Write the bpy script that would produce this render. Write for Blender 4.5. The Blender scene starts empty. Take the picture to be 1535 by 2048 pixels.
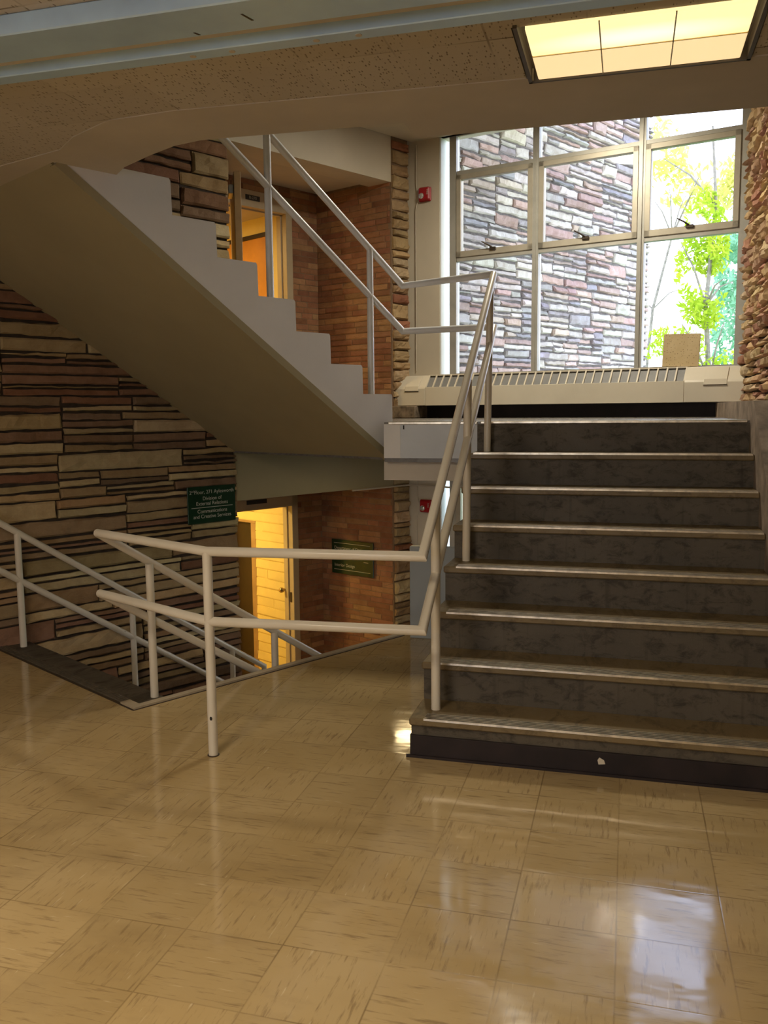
import bpy, math, random
from mathutils import Vector, Matrix, noise
PI = math.pi
R = math.radians
scn = bpy.context.scene
COL = scn.collection
random.seed(7)

# ------------------------------------------------------------------ camera
# world frame: +Y runs up the right-hand stair, origin at its bottom left corner
cam_d = bpy.data.cameras.new('camera')
cam_d.sensor_fit = 'VERTICAL'
cam_d.sensor_height = 24.0
cam_d.lens = 1746.3 / 2048 * 24.0
cam_d.clip_start = 0.02
cam_d.clip_end = 300
cam = bpy.data.objects.new('camera', cam_d)
COL.objects.link(cam)
yaw, pitch, roll = R(15.589), 0.11567584, -0.00910096
fw = Vector((-math.sin(yaw) * math.cos(pitch), math.cos(yaw) * math.cos(pitch), -math.sin(pitch)))
rt = Vector((math.cos(yaw), math.sin(yaw), 0))
up = rt.cross(fw)
rt2 = rt * math.cos(roll) + up * math.sin(roll)
up2 = up * math.cos(roll) - rt * math.sin(roll)
m = Matrix.Identity(4)
for i in range(3):
    m[i][0], m[i][1], m[i][2] = rt2[i], up2[i], -fw[i]
m[0][3], m[1][3], m[2][3] = 0.887, -3.587, 1.513
cam.matrix_world = m
scn.camera = cam

# ------------------------------------------------------------------ light
scn.view_settings.view_transform = 'Standard'
scn.view_settings.look = 'None'
scn.view_settings.gamma = 1
scn.view_settings.use_curve_mapping = False
scn.view_settings.exposure = 0.0
SKY = 4.9            # daylight strength
FILL_HALL = 46.0      # warm fill lamps added on the hall ceiling, out of view
LAMP_LANDING = 60.0
LAMP_LOW = 3.6
LAMP_ROOM_UP = 30.0
LAMP_ROOM_LOW = 34.0
W = bpy.data.worlds.new('world')
scn.world = W
W.use_nodes = True
bg = W.node_tree.nodes['Background']
bg.inputs[1].default_value = SKY
_tc = W.node_tree.nodes.new('ShaderNodeTexCoord')
_sp = W.node_tree.nodes.new('ShaderNodeSeparateXYZ')
_cr = W.node_tree.nodes.new('ShaderNodeValToRGB')
W.node_tree.links.new(_tc.outputs['Generated'], _sp.inputs[0])
W.node_tree.links.new(_sp.outputs[2], _cr.inputs[0])
W.node_tree.links.new(_cr.outputs[0], bg.inputs[0])
_e = _cr.color_ramp.elements
_e[0].position = 0.0; _e[0].color = (0.92, 0.93, 1.0, 1)
_e[1].position = 0.55; _e[1].color = (0.56, 0.70, 1.0, 1)

# ------------------------------------------------------------------ node helper
class NT:
    def __init__(s, name):
        s.m = bpy.data.materials.new(name); s.m.use_nodes = True
        s.t = s.m.node_tree; s.t.nodes.clear()
        s.out = s.t.nodes.new('ShaderNodeOutputMaterial')
        s.b = s.t.nodes.new('ShaderNodeBsdfPrincipled')
        s.t.links.new(s.b.outputs[0], s.out.inputs[0])
    def n(s, typ, **kw):
        nd = s.t.nodes.new('ShaderNode' + typ)
        for k, v in kw.items(): setattr(nd, k, v)
        return nd
    def put(s, sock, v):
        if isinstance(v, bpy.types.NodeSocket): s.t.links.new(v, sock)
        elif v is not None:
            if hasattr(sock.default_value, '__len__') and not hasattr(v, '__len__'): v = (v,) * len(sock.default_value)
            if hasattr(v, '__len__') and len(v) == 3 and len(sock.default_value) == 4: v = (*v, 1)
            sock.default_value = v
    def obj(s): return s.n('TexCoord').outputs['Object']
    def math(s, op, a, b=None, c=None):
        nd = s.n('Math', operation=op); s.put(nd.inputs[0], a)
        if b is not None: s.put(nd.inputs[1], b)
        if c is not None: s.put(nd.inputs[2], c)
        return nd.outputs[0]
    def sep(s, v):
        nd = s.n('SeparateXYZ'); s.put(nd.inputs[0], v); return nd.outputs
    def comb(s, x, y, z):
        nd = s.n('CombineXYZ'); s.put(nd.inputs[0], x); s.put(nd.inputs[1], y); s.put(nd.inputs[2], z); return nd.outputs[0]
    def mapp(s, v, scale=(1, 1, 1), loc=(0, 0, 0), rot=(0, 0, 0)):
        nd = s.n('Mapping'); s.put(nd.inputs[0], v); nd.inputs['Scale'].default_value = scale
        nd.inputs['Location'].default_value = loc; nd.inputs['Rotation'].default_value = rot; return nd.outputs[0]
    def noise(s, v, scale=5, detail=3, rough=0.5, dist=0):
        nd = s.n('TexNoise'); s.put(nd.inputs['Vector'], v); nd.inputs['Scale'].default_value = scale
        nd.inputs['Detail'].default_value = detail; nd.inputs['Roughness'].default_value = rough
        nd.inputs['Distortion'].default_value = dist; return nd.outputs[0]
    def ramp(s, f, stops):
        nd = s.n('ValToRGB'); s.put(nd.inputs[0], f); el = nd.color_ramp.elements
        while len(el) < len(stops): el.new(0.5)
        for e, (p, c) in zip(el, stops):
            e.position = p; e.color = (c, c, c, 1) if not hasattr(c, '__len__') else (*c, 1)
        return nd.outputs[0]
    def mix(s, f, a, b, mode='MIX'):
        nd = s.n('Mix', data_type='RGBA', blend_type=mode)
        s.put(nd.inputs[0], f); s.put(nd.inputs[6], a); s.put(nd.inputs[7], b); return nd.outputs[2]
    def bump(s, h, strength=0.3, dist=0.01):
        nd = s.n('Bump'); s.put(nd.inputs['Height'], h); nd.inputs['Strength'].default_value = strength
        nd.inputs['Distance'].default_value = dist; s.t.links.new(nd.outputs[0], s.b.inputs['Normal'])
    def set(s, col=None, rough=None, metal=None, spec=None):
        if col is not None: s.put(s.b.inputs['Base Color'], col)
        if rough is not None: s.put(s.b.inputs['Roughness'], rough)
        if metal is not None: s.put(s.b.inputs['Metallic'], metal)
        if spec is not None: s.put(s.b.inputs['Specular IOR Level'], spec)
        return s.m

def plain(name, col, rough=0.6, metal=0, var=0.06, scale=6, bump=0.0, spec=0.4):
    t = NT(name); o = t.obj()
    nz = t.noise(o, scale, 4, 0.6)
    c2 = tuple(max(0, c * (1 - 2.2 * var)) for c in col)
    c1 = tuple(min(1, c * (1 + var)) for c in col)
    t.set(t.ramp(nz, [(0.3, c2), (0.7, c1)]), rough, metal, spec)
    if bump: t.bump(t.noise(o, 90, 3), bump, 0.003)
    return t.m

def glow(name, col, strength, col2=None):
    t = NT(name)
    t.set(col, 0.4)
    t.put(t.b.inputs['Emission Color'], col)
    t.b.inputs['Emission Strength'].default_value = strength
    return t.m

# ------------------------------------------------------------------ materials
def mat_floor():
    t = NT('vinyl_tile'); o = t.obj(); x, y, z = t.sep(o)
    tx = t.math('DIVIDE', t.math('SUBTRACT', x, 1.191), 0.305)
    ty = t.math('DIVIDE', t.math('SUBTRACT', y, -0.84), 0.290)
    ix, iy = t.math('FLOOR', tx), t.math('FLOOR', ty)
    fx, fy = t.math('FRACT', tx), t.math('FRACT', ty)
    par = t.math('MODULO', t.math('ADD', t.math('ADD', ix, iy), 1000), 2)
    wn = t.n('TexWhiteNoise', noise_dimensions='2D'); t.put(wn.inputs[0], t.comb(ix, iy, 0))
    rnd = wn.outputs[0]
    off = t.math('MULTIPLY', rnd, 37.0)
    va = t.comb(t.math('ADD', t.math('MULTIPLY', x, 8.0), off), t.math('MULTIPLY', y, 75.0), off)
    vb = t.comb(t.math('MULTIPLY', x, 75.0), t.math('ADD', t.math('MULTIPLY', y, 8.0), off), off)
    v = t.mix(par, va, vb)
    n1 = t.noise(v, 1.0, 4, 0.65)
    v2 = t.n('VectorMath', operation='ADD'); t.put(v2.inputs[0], v); v2.inputs[1].default_value = (31, 17, 9)
    n2 = t.noise(v2.outputs[0], 1.3, 2, 0.5)
    cloud = t.noise(o, 1.3, 4, 0.6)
    base = t.mix(t.ramp(cloud, [(0.3, 0), (0.7, 1)]), (0.42, 0.295, 0.130), (0.52, 0.39, 0.20))
    tone = t.math('MULTIPLY_ADD', rnd, 0.14, 0.93)
    base = t.mix(1.0, base, t.comb(tone, tone, tone), 'MULTIPLY')
    base = t.mix(t.ramp(n1, [(0.55, 0), (0.68, 0.62)]), base, (0.22, 0.145, 0.07))
    base = t.mix(t.ramp(n2, [(0.68, 0), (0.78, 0.5)]), base, (0.70, 0.57, 0.36))
    # seams
    e1 = t.math('MINIMUM', fx, t.math('SUBTRACT', 1.0, fx)); e2 = t.math('MINIMUM', fy, t.math('SUBTRACT', 1.0, fy))
    e = t.math('MULTIPLY', t.math('MINIMUM', e1, e2), 0.3)
    seam = t.ramp(e, [(0.0008, 1), (0.0022, 0)])
    sw = t.math('MULTIPLY', seam, t.ramp(t.noise(o, 2.3, 2), [(0.38, 0.12), (0.66, 0.75)]))
    base = t.mix(sw, base, (0.14, 0.085, 0.035))
    # scuffed patches
    sc = t.noise(t.mapp(o, (1.0, 2.2, 1)), 2.6, 5, 0.65)
    base = t.mix(t.ramp(sc, [(0.52, 0), (0.74, 0.32)]), base, (0.22, 0.15, 0.08))
    rough = t.ramp(t.noise(o, 7, 4), [(0.3, 0.05), (0.75, 0.14)])
    t.set(base, rough, 0, 0.85)
    wav = t.noise(t.mapp(o, (1.0, 1.6, 1)), 5.5, 2, 0.4)
    h = t.math('SUBTRACT', t.math('ADD', t.math('MULTIPLY', wav, 0.55), t.math('MULTIPLY', rnd, 0.08)), t.math('MULTIPLY', seam, 0.03))
    t.bump(h, 0.28, 0.006)
    return t.m

def mat_ceiling_tile():
    t = NT('acoustic_tile'); o = t.obj(); x, y, z = t.sep(o)
    tx = t.math('DIVIDE', t.math('SUBTRACT', x, 0.44), 0.305); ty = t.math('DIVIDE', t.math('SUBTRACT', y, -0.43), 0.305)
    fx, fy = t.math('FRACT', tx), t.math('FRACT', ty)
    ix, iy = t.math('FLOOR', tx), t.math('FLOOR', ty)
    vo = t.n('TexVoronoi', feature='F1'); t.put(vo.inputs['Vector'], t.mapp(o, (105, 36, 1), rot=(0, 0, 0)))
    vo.inputs['Scale'].default_value = 1.0; vo.inputs['Randomness'].default_value = 0.55
    xs = t.n('TexWhiteNoise', noise_dimensions='2D'); t.put(xs.inputs[0], t.comb(ix, iy, 0))
    slit = t.ramp(vo.outputs['Distance'], [(0.24, 1), (0.33, 0)])
    rows = t.ramp(t.noise(t.mapp(o, (9, 3, 1)), 2.0, 2), [(0.30, 0), (0.42, 1)])
    slit = t.math('MULTIPLY', slit, rows)
    base = t.mix(xs.outputs[0], (0.50, 0.45, 0.375), (0.58, 0.53, 0.45))
    base = t.mix(t.math('MULTIPLY', slit, 0.75), base, (0.16, 0.12, 0.075))
    e1 = t.math('MINIMUM', fx, t.math('SUBTRACT', 1.0, fx)); e2 = t.math('MINIMUM', fy, t.math('SUBTRACT', 1.0, fy))
    seam = t.math('MULTIPLY', t.ramp(t.math('MINIMUM', e1, e2), [(0.006, 1), (0.014, 0)]),
                  t.ramp(t.noise(o, 1.6, 2), [(0.5, 0.05), (0.62, 0.8)]))
    base = t.mix(seam, base, (0.10, 0.07, 0.04))
    t.set(base, 0.9, 0, 0.1)
    t.bump(t.math('SUBTRACT', 1.0, t.math('MAXIMUM', slit, seam)), 0.5, 0.004)
    return t.m

def mat_stone(name, gain=1.0):
    t = NT(name); o = t.obj()
    at = t.n('Attribute', attribute_name='tone').outputs[0]
    n1 = t.noise(o, 9, 5, 0.65); n2 = t.noise(t.mapp(o, (1, 1, 3)), 30, 4, 0.6)
    c = t.mix(t.ramp(n1, [(0.3, 0.55), (0.62, 0)]), at, t.mix(1.0, at, (0.55, 0.47, 0.40), 'MULTIPLY'))
    c = t.mix(t.ramp(n2, [(0.55, 0), (0.8, 0.35)]), c, t.mix(1.0, at, (1.35, 1.25, 1.1), 'MULTIPLY'))
    if gain != 1: c = t.mix(1.0, c, (gain,) * 3, 'MULTIPLY')
    t.set(c, 0.85, 0, 0.2)
    t.bump(t.math('ADD', n1, t.math('MULTIPLY', n2, 0.5)), 0.55, 0.012)
    return t.m

def mat_concrete(name, a, b, grime, rough=0.5, vert=False):
    t = NT(name); o = t.obj()
    n1 = t.noise(o, 2.5, 5, 0.6); n2 = t.noise(t.mapp(o, (2.2, 1, 4)), 5, 6, 0.72, 0.6)
    c = t.mix(t.ramp(n1, [(0.3, 0), (0.7, 1)]), a, b)
    c = t.mix(t.ramp(n2, [(0.50, 0), (0.63, 0.75)]), c, grime)
    if vert:
        n3 = t.noise(t.mapp(o, (26, 1, 1.2)), 1.0, 3, 0.6)
        c = t.mix(t.ramp(n3, [(0.58, 0), (0.72, 0.45)]), c, grime)
    sp = t.noise(o, 160, 2)
    c = t.mix(t.ramp(sp, [(0.62, 0), (0.75, 0.2)]), c, (0.22, 0.18, 0.12))
    t.set(c, t.ramp(n2, [(0.3, rough - 0.08), (0.7, rough + 0.15)]), 0, 0.4)
    t.bump(t.math('ADD', n2, t.math('MULTIPLY', sp, 0.3)), 0.25, 0.004)
    return t.m

def mat_pipe():
    t = NT('painted_pipe'); o = t.obj()
    n = t.noise(o, 3, 3); ch = t.noise(t.mapp(o, (1, 1, 0.6)), 38, 4, 0.6, 0.4)
    z = t.sep(o)[2]
    c = t.ramp(n, [(0.3, (0.60, 0.54, 0.43)), (0.7, (0.70, 0.64, 0.53))])
    c = t.mix(t.ramp(ch, [(0.71, 0), (0.74, 0.8)]), c, (0.16, 0.12, 0.09))
    t.set(c, 0.28, 0, 0.5)
    t.bump(t.noise(o, 45, 3), 0.12, 0.002)
    return t.m

M = {}
M['floor'] = mat_floor()
M['tile'] = mat_ceiling_tile()
M['stone'] = mat_stone('ledge_stone')
M['mortar'] = plain('mortar', (0.050, 0.035, 0.024), 0.95, var=0.2, scale=20)
M['mortar_out'] = plain('outdoor_mortar', (0.20, 0.185, 0.18), 0.95, var=0.2, scale=20)
M['brickmortar'] = plain('brick_mortar', (0.24, 0.16, 0.10), 0.95, var=0.1, scale=20)
M['plaster'] = plain('cream_plaster', (0.60, 0.53, 0.41), 0.6, var=0.04, scale=2, bump=0.12)
M['plaster_tan'] = plain('tan_plaster', (0.57, 0.51, 0.42), 0.75, var=0.05, scale=2, bump=0.15)
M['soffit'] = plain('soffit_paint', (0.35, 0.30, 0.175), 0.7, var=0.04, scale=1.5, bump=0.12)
M['white'] = plain('white_stringer_paint', (0.74, 0.725, 0.70), 0.5, var=0.03, scale=2, bump=0.1)
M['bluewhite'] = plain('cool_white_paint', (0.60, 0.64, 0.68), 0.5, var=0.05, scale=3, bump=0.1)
M['beam'] = plain('daylight_tinted_beam', (0.54, 0.75, 1.0), 0.40, 0.25, var=0.07, scale=3, bump=0.1)  # blue tint of the window daylight put into the beam colour
M['greypanel'] = plain('blue_grey_panel_paint', (0.34, 0.37, 0.38), 0.5, var=0.04, scale=3)
M['riser'] = mat_concrete('riser_concrete', (0.072, 0.060, 0.042), (0.108, 0.088, 0.060), (0.030, 0.022, 0.015), 0.55, True)
M['tread'] = mat_concrete('tread_concrete', (0.15, 0.108, 0.050), (0.22, 0.16, 0.078), (0.095, 0.067, 0.034), 0.38)
M['base'] = plain('dark_vinyl_base', (0.020, 0.012, 0.012), 0.6, var=0.25, scale=8)
M['nosing'] = plain('worn_nosing_metal', (0.78, 0.70, 0.56), 0.30, 0.85, var=0.18, scale=18)
M['groove'] = plain('nosing_grit', (0.13, 0.105, 0.075), 0.7, var=0.2, scale=30)
M['pipe'] = mat_pipe()
M['pipe_daylit'] = plain('daylit_pipe_paint', (0.76, 0.76, 0.76), 0.3, var=0.05, scale=4, bump=0.1)  # same rail paint, made paler for the daylight on the upper rail
M['curb'] = plain('tan_curb', (0.44, 0.36, 0.25), 0.5, var=0.06, scale=6)
M['darkline'] = plain('dark_edge_strip', (0.06, 0.04, 0.025), 0.6)
M['landing'] = mat_concrete('landing_terrazzo', (0.13, 0.12, 0.11), (0.20, 0.185, 0.16), (0.08, 0.07, 0.06), 0.25)
M['frame'] = plain('aluminium_window_frame', (0.48, 0.47, 0.42), 0.42, 0.35, var=0.08, scale=5)
M['sash'] = plain('brass_tinted_sash', (0.50, 0.46, 0.37), 0.42, 0.35, var=0.08, scale=5)
M['latch'] = plain('dark_latch_metal', (0.09, 0.07, 0.05), 0.4, 0.6)
M['jamb'] = plain('white_jamb', (0.80, 0.83, 0.82), 0.45, var=0.02)
M['radiator'] = plain('cream_enamel', (0.72, 0.66, 0.53), 0.38, var=0.03, scale=3)
M['damper'] = plain('grey_damper', (0.24, 0.24, 0.235), 0.5, var=0.08)
M['black'] = plain('black_gap', (0.015, 0.013, 0.011), 0.8)
M['red'] = plain('alarm_red', (0.36, 0.012, 0.018), 0.28, var=0.05)
M['lens'] = plain('strobe_lens', (0.75, 0.75, 0.72), 0.08, 0.6, var=0.2, scale=60)
M['letter'] = plain('off_white_lettering', (0.50, 0.52, 0.44), 0.6)
M['sign'] = plain('dark_green_sign', (0.010, 0.040, 0.020), 0.22, var=0.1)
M['sign_light'] = plain('dark_green_sign_low', (0.035, 0.055, 0.025), 0.25, var=0.1)
M['plate'] = plain('dark_number_plate', (0.035, 0.035, 0.038), 0.4)
M['doorframe'] = plain('beige_door_frame', (0.52, 0.43, 0.29), 0.42, var=0.04)
M['wood'] = plain('door_wood', (0.42, 0.27, 0.13), 0.45, var=0.12, scale=4)
M['wood_dark'] = plain('dark_door_wood', (0.035, 0.022, 0.014), 0.4, var=0.15, scale=4)
M['orange'] = plain('orange_wood_door', (0.62, 0.28, 0.05), 0.4, var=0.08, scale=3)
M['yellow'] = plain('cream_block_paint', (0.84, 0.68, 0.27), 0.55, var=0.03)
M['brass'] = plain('brass', (0.55, 0.40, 0.18), 0.25, 0.9)
M['steel'] = plain('steel', (0.45, 0.46, 0.46), 0.3, 0.9)
M['conduit'] = plain('painted_conduit', (0.56, 0.50, 0.40), 0.45)
M['trough'] = plain('fixture_trough', (0.10, 0.085, 0.07), 0.5)
M['bark'] = plain('bark', (0.30, 0.27, 0.22), 0.9, var=0.2, scale=12)
M['grass'] = plain('lawn', (0.16, 0.30, 0.06), 0.9, var=0.2)
M['path'] = plain('pavement', (0.45, 0.44, 0.42), 0.9)
M['board'] = None
def mat_board():
    t = NT('perforated_tile_board'); o = t.obj()
    vo = t.n('TexVoronoi', feature='F1'); t.put(vo.inputs['Vector'], t.mapp(o, (62, 1, 62)))
    vo.inputs['Scale'].default_value = 1.0; vo.inputs['Randomness'].default_value = 0.45
    d = t.ramp(vo.outputs['Distance'], [(0.14, 1), (0.24, 0)])
    c = t.mix(d, t.ramp(t.noise(o, 5, 3), [(0.35, (0.50, 0.38, 0.20)), (0.65, (0.62, 0.50, 0.30))]), (0.17, 0.11, 0.05))
    return t.set(c, 0.85)
M['board'] = mat_board()
def mat_leaf(name, a, b):
    t = NT(name); o = t.obj()
    c = t.ramp(t.noise(o, 2.0, 4, 0.7), [(0.3, a), (0.7, b)])
    t.set(c, 0.7, 0, 0.15)
    tr = t.n('BsdfTranslucent'); t.put(tr.inputs[0], c)
    mx = t.n('MixShader'); mx.inputs[0].default_value = 0.45
    t.t.links.new(t.b.outputs[0], mx.inputs[1]); t.t.links.new(tr.outputs[0], mx.inputs[2])
    t.t.links.new(mx.outputs[0], t.out.inputs[0]); return t.m
M['leaf_lime'] = mat_leaf('lime_leaves', (0.36, 0.56, 0.03), (0.62, 0.68, 0.06))
M['leaf_yellow'] = mat_leaf('yellow_leaves', (0.66, 0.66, 0.16), (0.82, 0.78, 0.30))
M['leaf_green'] = mat_leaf('pale_green_leaves', (0.24, 0.52, 0.30), (0.40, 0.66, 0.46))
def mat_glass():
    t = NT('window_glass')
    tr = t.n('BsdfTransparent'); tr.inputs[0].default_value = (0.96, 0.965, 0.975, 1)
    gl = t.n('BsdfGlossy'); gl.inputs['Roughness'].default_value = 0.02
    fr = t.n('Fresnel'); fr.inputs[0].default_value = 1.5
    mx = t.n('MixShader'); t.t.links.new(fr.outputs[0], mx.inputs[0])
    t.t.links.new(tr.outputs[0], mx.inputs[1]); t.t.links.new(gl.outputs[0], mx.inputs[2])
    t.t.links.new(mx.outputs[0], t.out.inputs[0]); return t.m
M['glass'] = mat_glass()
def mat_diffuser():
    # lamp glass: brighter where the tubes lie, the side toward the hall
    t = NT('lit_diffuser'); o = t.obj(); x, y, z = t.sep(o)
    g = t.math('ADD', t.math('MULTIPLY', y, 3.2), t.math('MULTIPLY', t.math('ABSOLUTE', x), -0.6))
    row = t.ramp(y, [(0.497, 0), (0.503, 1)])
    t.set((0.8, 0.7, 0.5), 0.3)
    dx = t.math('DIVIDE', x, 0.36); dy = t.math('DIVIDE', t.math('ADD', y, 0.07), 0.085)
    d = t.math('SQRT', t.math('ADD', t.math('MULTIPLY', dx, dx), t.math('MULTIPLY', dy, dy)))
    c = t.ramp(d, [(0.2, (1.0, 0.93, 0.66)), (0.95, (1.0, 0.78, 0.38)), (1.0, (0.98, 0.76, 0.36))])
    up_ = t.ramp(t.math('GREATER_THAN', y, 0.0), [(0, 0), (1, 1)])
    c = t.mix(up_, c, t.ramp(d, [(0.75, (0.86, 0.62, 0.30)), (1.0, (0.76, 0.54, 0.27))]))
    t.put(t.b.inputs['Emission Color'], c)
    t.b.inputs['Emission Strength'].default_value = 1.25
    return t.m
M['diffuser'] = mat_diffuser()

# ------------------------------------------------------------------ mesh builder
class MB:
    def __init__(s): s.v = []; s.f = []; s.mi = []; s.cur = 0
    def add(s, vs, fs):
        b = len(s.v); s.v += [tuple(p) for p in vs]
        for f in fs: s.f.append(tuple(i + b for i in f)); s.mi.append(s.cur)
        return s
    def box(s, x0, y0, z0, x1, y1, z1, bev=0.0):
        if x0 > x1: x0, x1 = x1, x0
        if y0 > y1: y0, y1 = y1, y0
        if z0 > z1: z0, z1 = z1, z0
        if bev <= 0:
            vs = [(x0, y0, z0), (x1, y0, z0), (x1, y1, z0), (x0, y1, z0), (x0, y0, z1), (x1, y0, z1), (x1, y1, z1), (x0, y1, z1)]
            fs = [(0, 3, 2, 1), (4, 5, 6, 7), (0, 1, 5, 4), (1, 2, 6, 5), (2, 3, 7, 6), (3, 0, 4, 7)]
            return s.add(vs, fs)
        b = min(bev, (x1 - x0) / 2.01, (y1 - y0) / 2.01, (z1 - z0) / 2.01)
        vs = []; idx = {}
        for sx in (0, 1):
            for sy in (0, 1):
                for sz in (0, 1):
                    X, Y, Z = (x0, x1)[sx], (y0, y1)[sy], (z0, z1)[sz]
                    dx, dy, dz = (b, -b)[sx], (b, -b)[sy], (b, -b)[sz]
                    idx[(sx, sy, sz)] = len(vs)
                    vs += [(X, Y + dy, Z + dz), (X + dx, Y, Z + dz), (X + dx, Y + dy, Z)]
        I = lambda a, k: idx[a] + k
        fs = []
        for sx in (0, 1):
            f = [I((sx, 0, 0), 0), I((sx, 1, 0), 0), I((sx, 1, 1), 0), I((sx, 0, 1), 0)]; fs.append(f if sx else f[::-1])
            f = [I((0, sx, 0), 1), I((1, sx, 0), 1), I((1, sx, 1), 1), I((0, sx, 1), 1)]; fs.append(f[::-1] if sx else f)
            f = [I((0, 0, sx), 2), I((1, 0, sx), 2), I((1, 1, sx), 2), I((0, 1, sx), 2)]; fs.append(f if sx else f[::-1])
        for a in (0, 1):
            for c in (0, 1):
                fs.append([I((0, a, c), 1), I((1, a, c), 1), I((1, a, c), 2), I((0, a, c), 2)])
                fs.append([I((a, 0, c), 0), I((a, 1, c), 0), I((a, 1, c), 2), I((a, 0, c), 2)])
                fs.append([I((a, c, 0), 0), I((a, c, 1), 0), I((a, c, 1), 1), I((a, c, 0), 1)])
        for k in idx: fs.append([I(k, 0), I(k, 1), I(k, 2)])
        return s.add(vs, fs)
    def prism(s, pts, axis, a0, a1):
        # pts: 2-D outline; axis: extrusion axis ('x': pts are (y,z); 'y': (x,z); 'z': (x,y))
        def P(p, a):
            return {'x': (a, p[0], p[1]), 'y': (p[0], a, p[1]), 'z': (p[0], p[1], a)}[axis]
        n = len(pts)
        vs = [P(p, a0) for p in pts] + [P(p, a1) for p in pts]
        fs = [tuple(range(n))[::-1], tuple(range(n, 2 * n))] + [(i, (i + 1) % n, n + (i + 1) % n, n + i) for i in range(n)]
        return s.add(vs, fs)
    def tube(s, pts, r, seg=14, cap=True):
        pts = [Vector(p) for p in pts]; n = len(pts)
        rs = r if hasattr(r, '__len__') else [r] * n
        d0 = (pts[1] - pts[0]).normalized()
        u = d0.orthogonal().normalized(); rings = []
        prev = d0
        for i, p in enumerate(pts):
            a = (p - pts[i - 1]).normalized() if i else d0
            b = (pts[i + 1] - p).normalized() if i < n - 1 else a
            if i:
                q = prev.rotation_difference(a); u = (q @ u).normalized(); prev = a
            t = (a + b).normalized()
            w = a.cross(u).normalized()
            ring = []
            for k in range(seg):
                an = 2 * PI * k / seg
                o = (u * math.cos(an) + w * math.sin(an)) * rs[i]
                dn = a.dot(t)
                if dn > 1e-4: o = o - a * (o.dot(t) / dn)   # mitre
                ring.append(p + o)
            rings.append(ring)
        vs = [v for rg in rings for v in rg]; fs = []
        for i in range(n - 1):
            for k in range(seg):
                k2 = (k + 1) % seg
                fs.append((i * seg + k, i * seg + k2, (i + 1) * seg + k2, (i + 1) * seg + k))
        if cap: fs += [tuple(range(seg))[::-1], tuple(range((n - 1) * seg, n * seg))]
        return s.add(vs, fs)
    def sphere(s, c, r, sq=(1, 1, 1), nu=14, nv=9):
        vs = []; fs = []
        for j in range(nv + 1):
            th = PI * j / nv
            for i in range(nu):
                ph = 2 * PI * i / nu
                vs.append((c[0] + r * sq[0] * math.sin(th) * math.cos(ph), c[1] + r * sq[1] * math.sin(th) * math.sin(ph), c[2] + r * sq[2] * math.cos(th)))
        for j in range(nv):
            for i in range(nu):
                i2 = (i + 1) % nu; fs.append((j * nu + i, (j + 1) * nu + i, (j + 1) * nu + i2, j * nu + i2))
        return s.add(vs, fs)
    def build(s, name, mats, parent=None, smooth=False, bevel=0, matrix=None):
        me = bpy.data.meshes.new(name); me.from_pydata(s.v, [], s.f)
        mats = mats if isinstance(mats, (list, tuple)) else [mats]
        for mm in mats: me.materials.append(mm)
        if any(s.mi): me.polygons.foreach_set('material_index', s.mi)
        me.update()
        if smooth:
            me.polygons.foreach_set('use_smooth', [True] * len(me.polygons))
            try: me.set_sharp_from_angle(angle=R(40))
            except Exception: pass
        o = bpy.data.objects.new(name, me); COL.objects.link(o)
        if parent: o.parent = parent
        if matrix is not None:
            if parent: o.matrix_local = matrix
            else: o.matrix_world = matrix
        if bevel:
            b = o.modifiers.new('bevel', 'BEVEL'); b.width = bevel; b.segments = 2; b.limit_method = 'ANGLE'
        return o

def tag(o, label, cat, group=None, kind=None):
    o['label'] = label; o['category'] = cat
    if group: o['group'] = group
    if kind: o['kind'] = kind
    return o
def struct(o, label=None, cat=None):
    o['kind'] = 'structure'
    if label: o['label'] = label
    if cat: o['category'] = cat
    return o
def empty(name, mat):
    o = bpy.data.objects.new(name, None); COL.objects.link(o); o.matrix_world = mat; o.empty_display_size = 0.1; return o
def T(x, y, z): return Matrix.Translation((x, y, z))

# local frames --------------------------------------------------------------
AB, AW = R(28.785), R(15.52)
FB = T(-1.522, 0.242, 0) @ Matrix.Rotation(-AB, 4, 'Z')     # X: right of the left flight edge, Y: along it
FW = T(-1.126, 4.599, 0) @ Matrix.Rotation(-AW, 4, 'Z')     # X: along the window wall, Y: outwards
def B(x, y, z): return FB @ Vector((x, y, z))
def Wn(x, y, z): return FW @ Vector((x, y, z))
FBi = FB.inverted()
XW = -1.75           # left stone wall plane in FB
UP, LO = 1.44, -1.38 # landings above and below the hall floor
CZ = 2.65            # ceiling

# ------------------------------------------------------------------ stone work
def guillotine(x0, z0, x1, z1, rng, hmin, hmax, lmin, lmax, out):
    w, h = x1 - x0, z1 - z0
    if h > hmax and (w < lmax * 3.0 or rng.random() < 0.82):
        k = rng.uniform(0.28, 0.72)
        c = z0 + h * k
        if c - z0 < hmin: c = z0 + hmin
        if z1 - c < hmin: c = z1 - hmin
        guillotine(x0, z0, x1, c, rng, hmin, hmax, lmin, lmax, out); guillotine(x0, c, x1, z1, rng, hmin, hmax, lmin, lmax, out); return
    if w > lmax or (w > 2.2 * lmin and rng.random() < 0.35 and h > 0.06):
        c = x0 + w * rng.uniform(0.3, 0.7)
        guillotine(x0, z0, c, z1, rng, hmin, hmax, lmin, lmax, out); guillotine(c, z0, x1, z1, rng, hmin, hmax, lmin, lmax, out); return
    if h > 2.1 * hmin and rng.random() < (0.75 if h > 0.10 else 0.35) and w > 0.12:
        c = z0 + h * rng.uniform(0.35, 0.65)
        guillotine(x0, z0, x1, c, rng, hmin, hmax, lmin, lmax, out); guillotine(x0, c, x1, z1, rng, hmin, hmax, lmin, lmax, out); return
    out.append((x0, z0, x1, z1))

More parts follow.
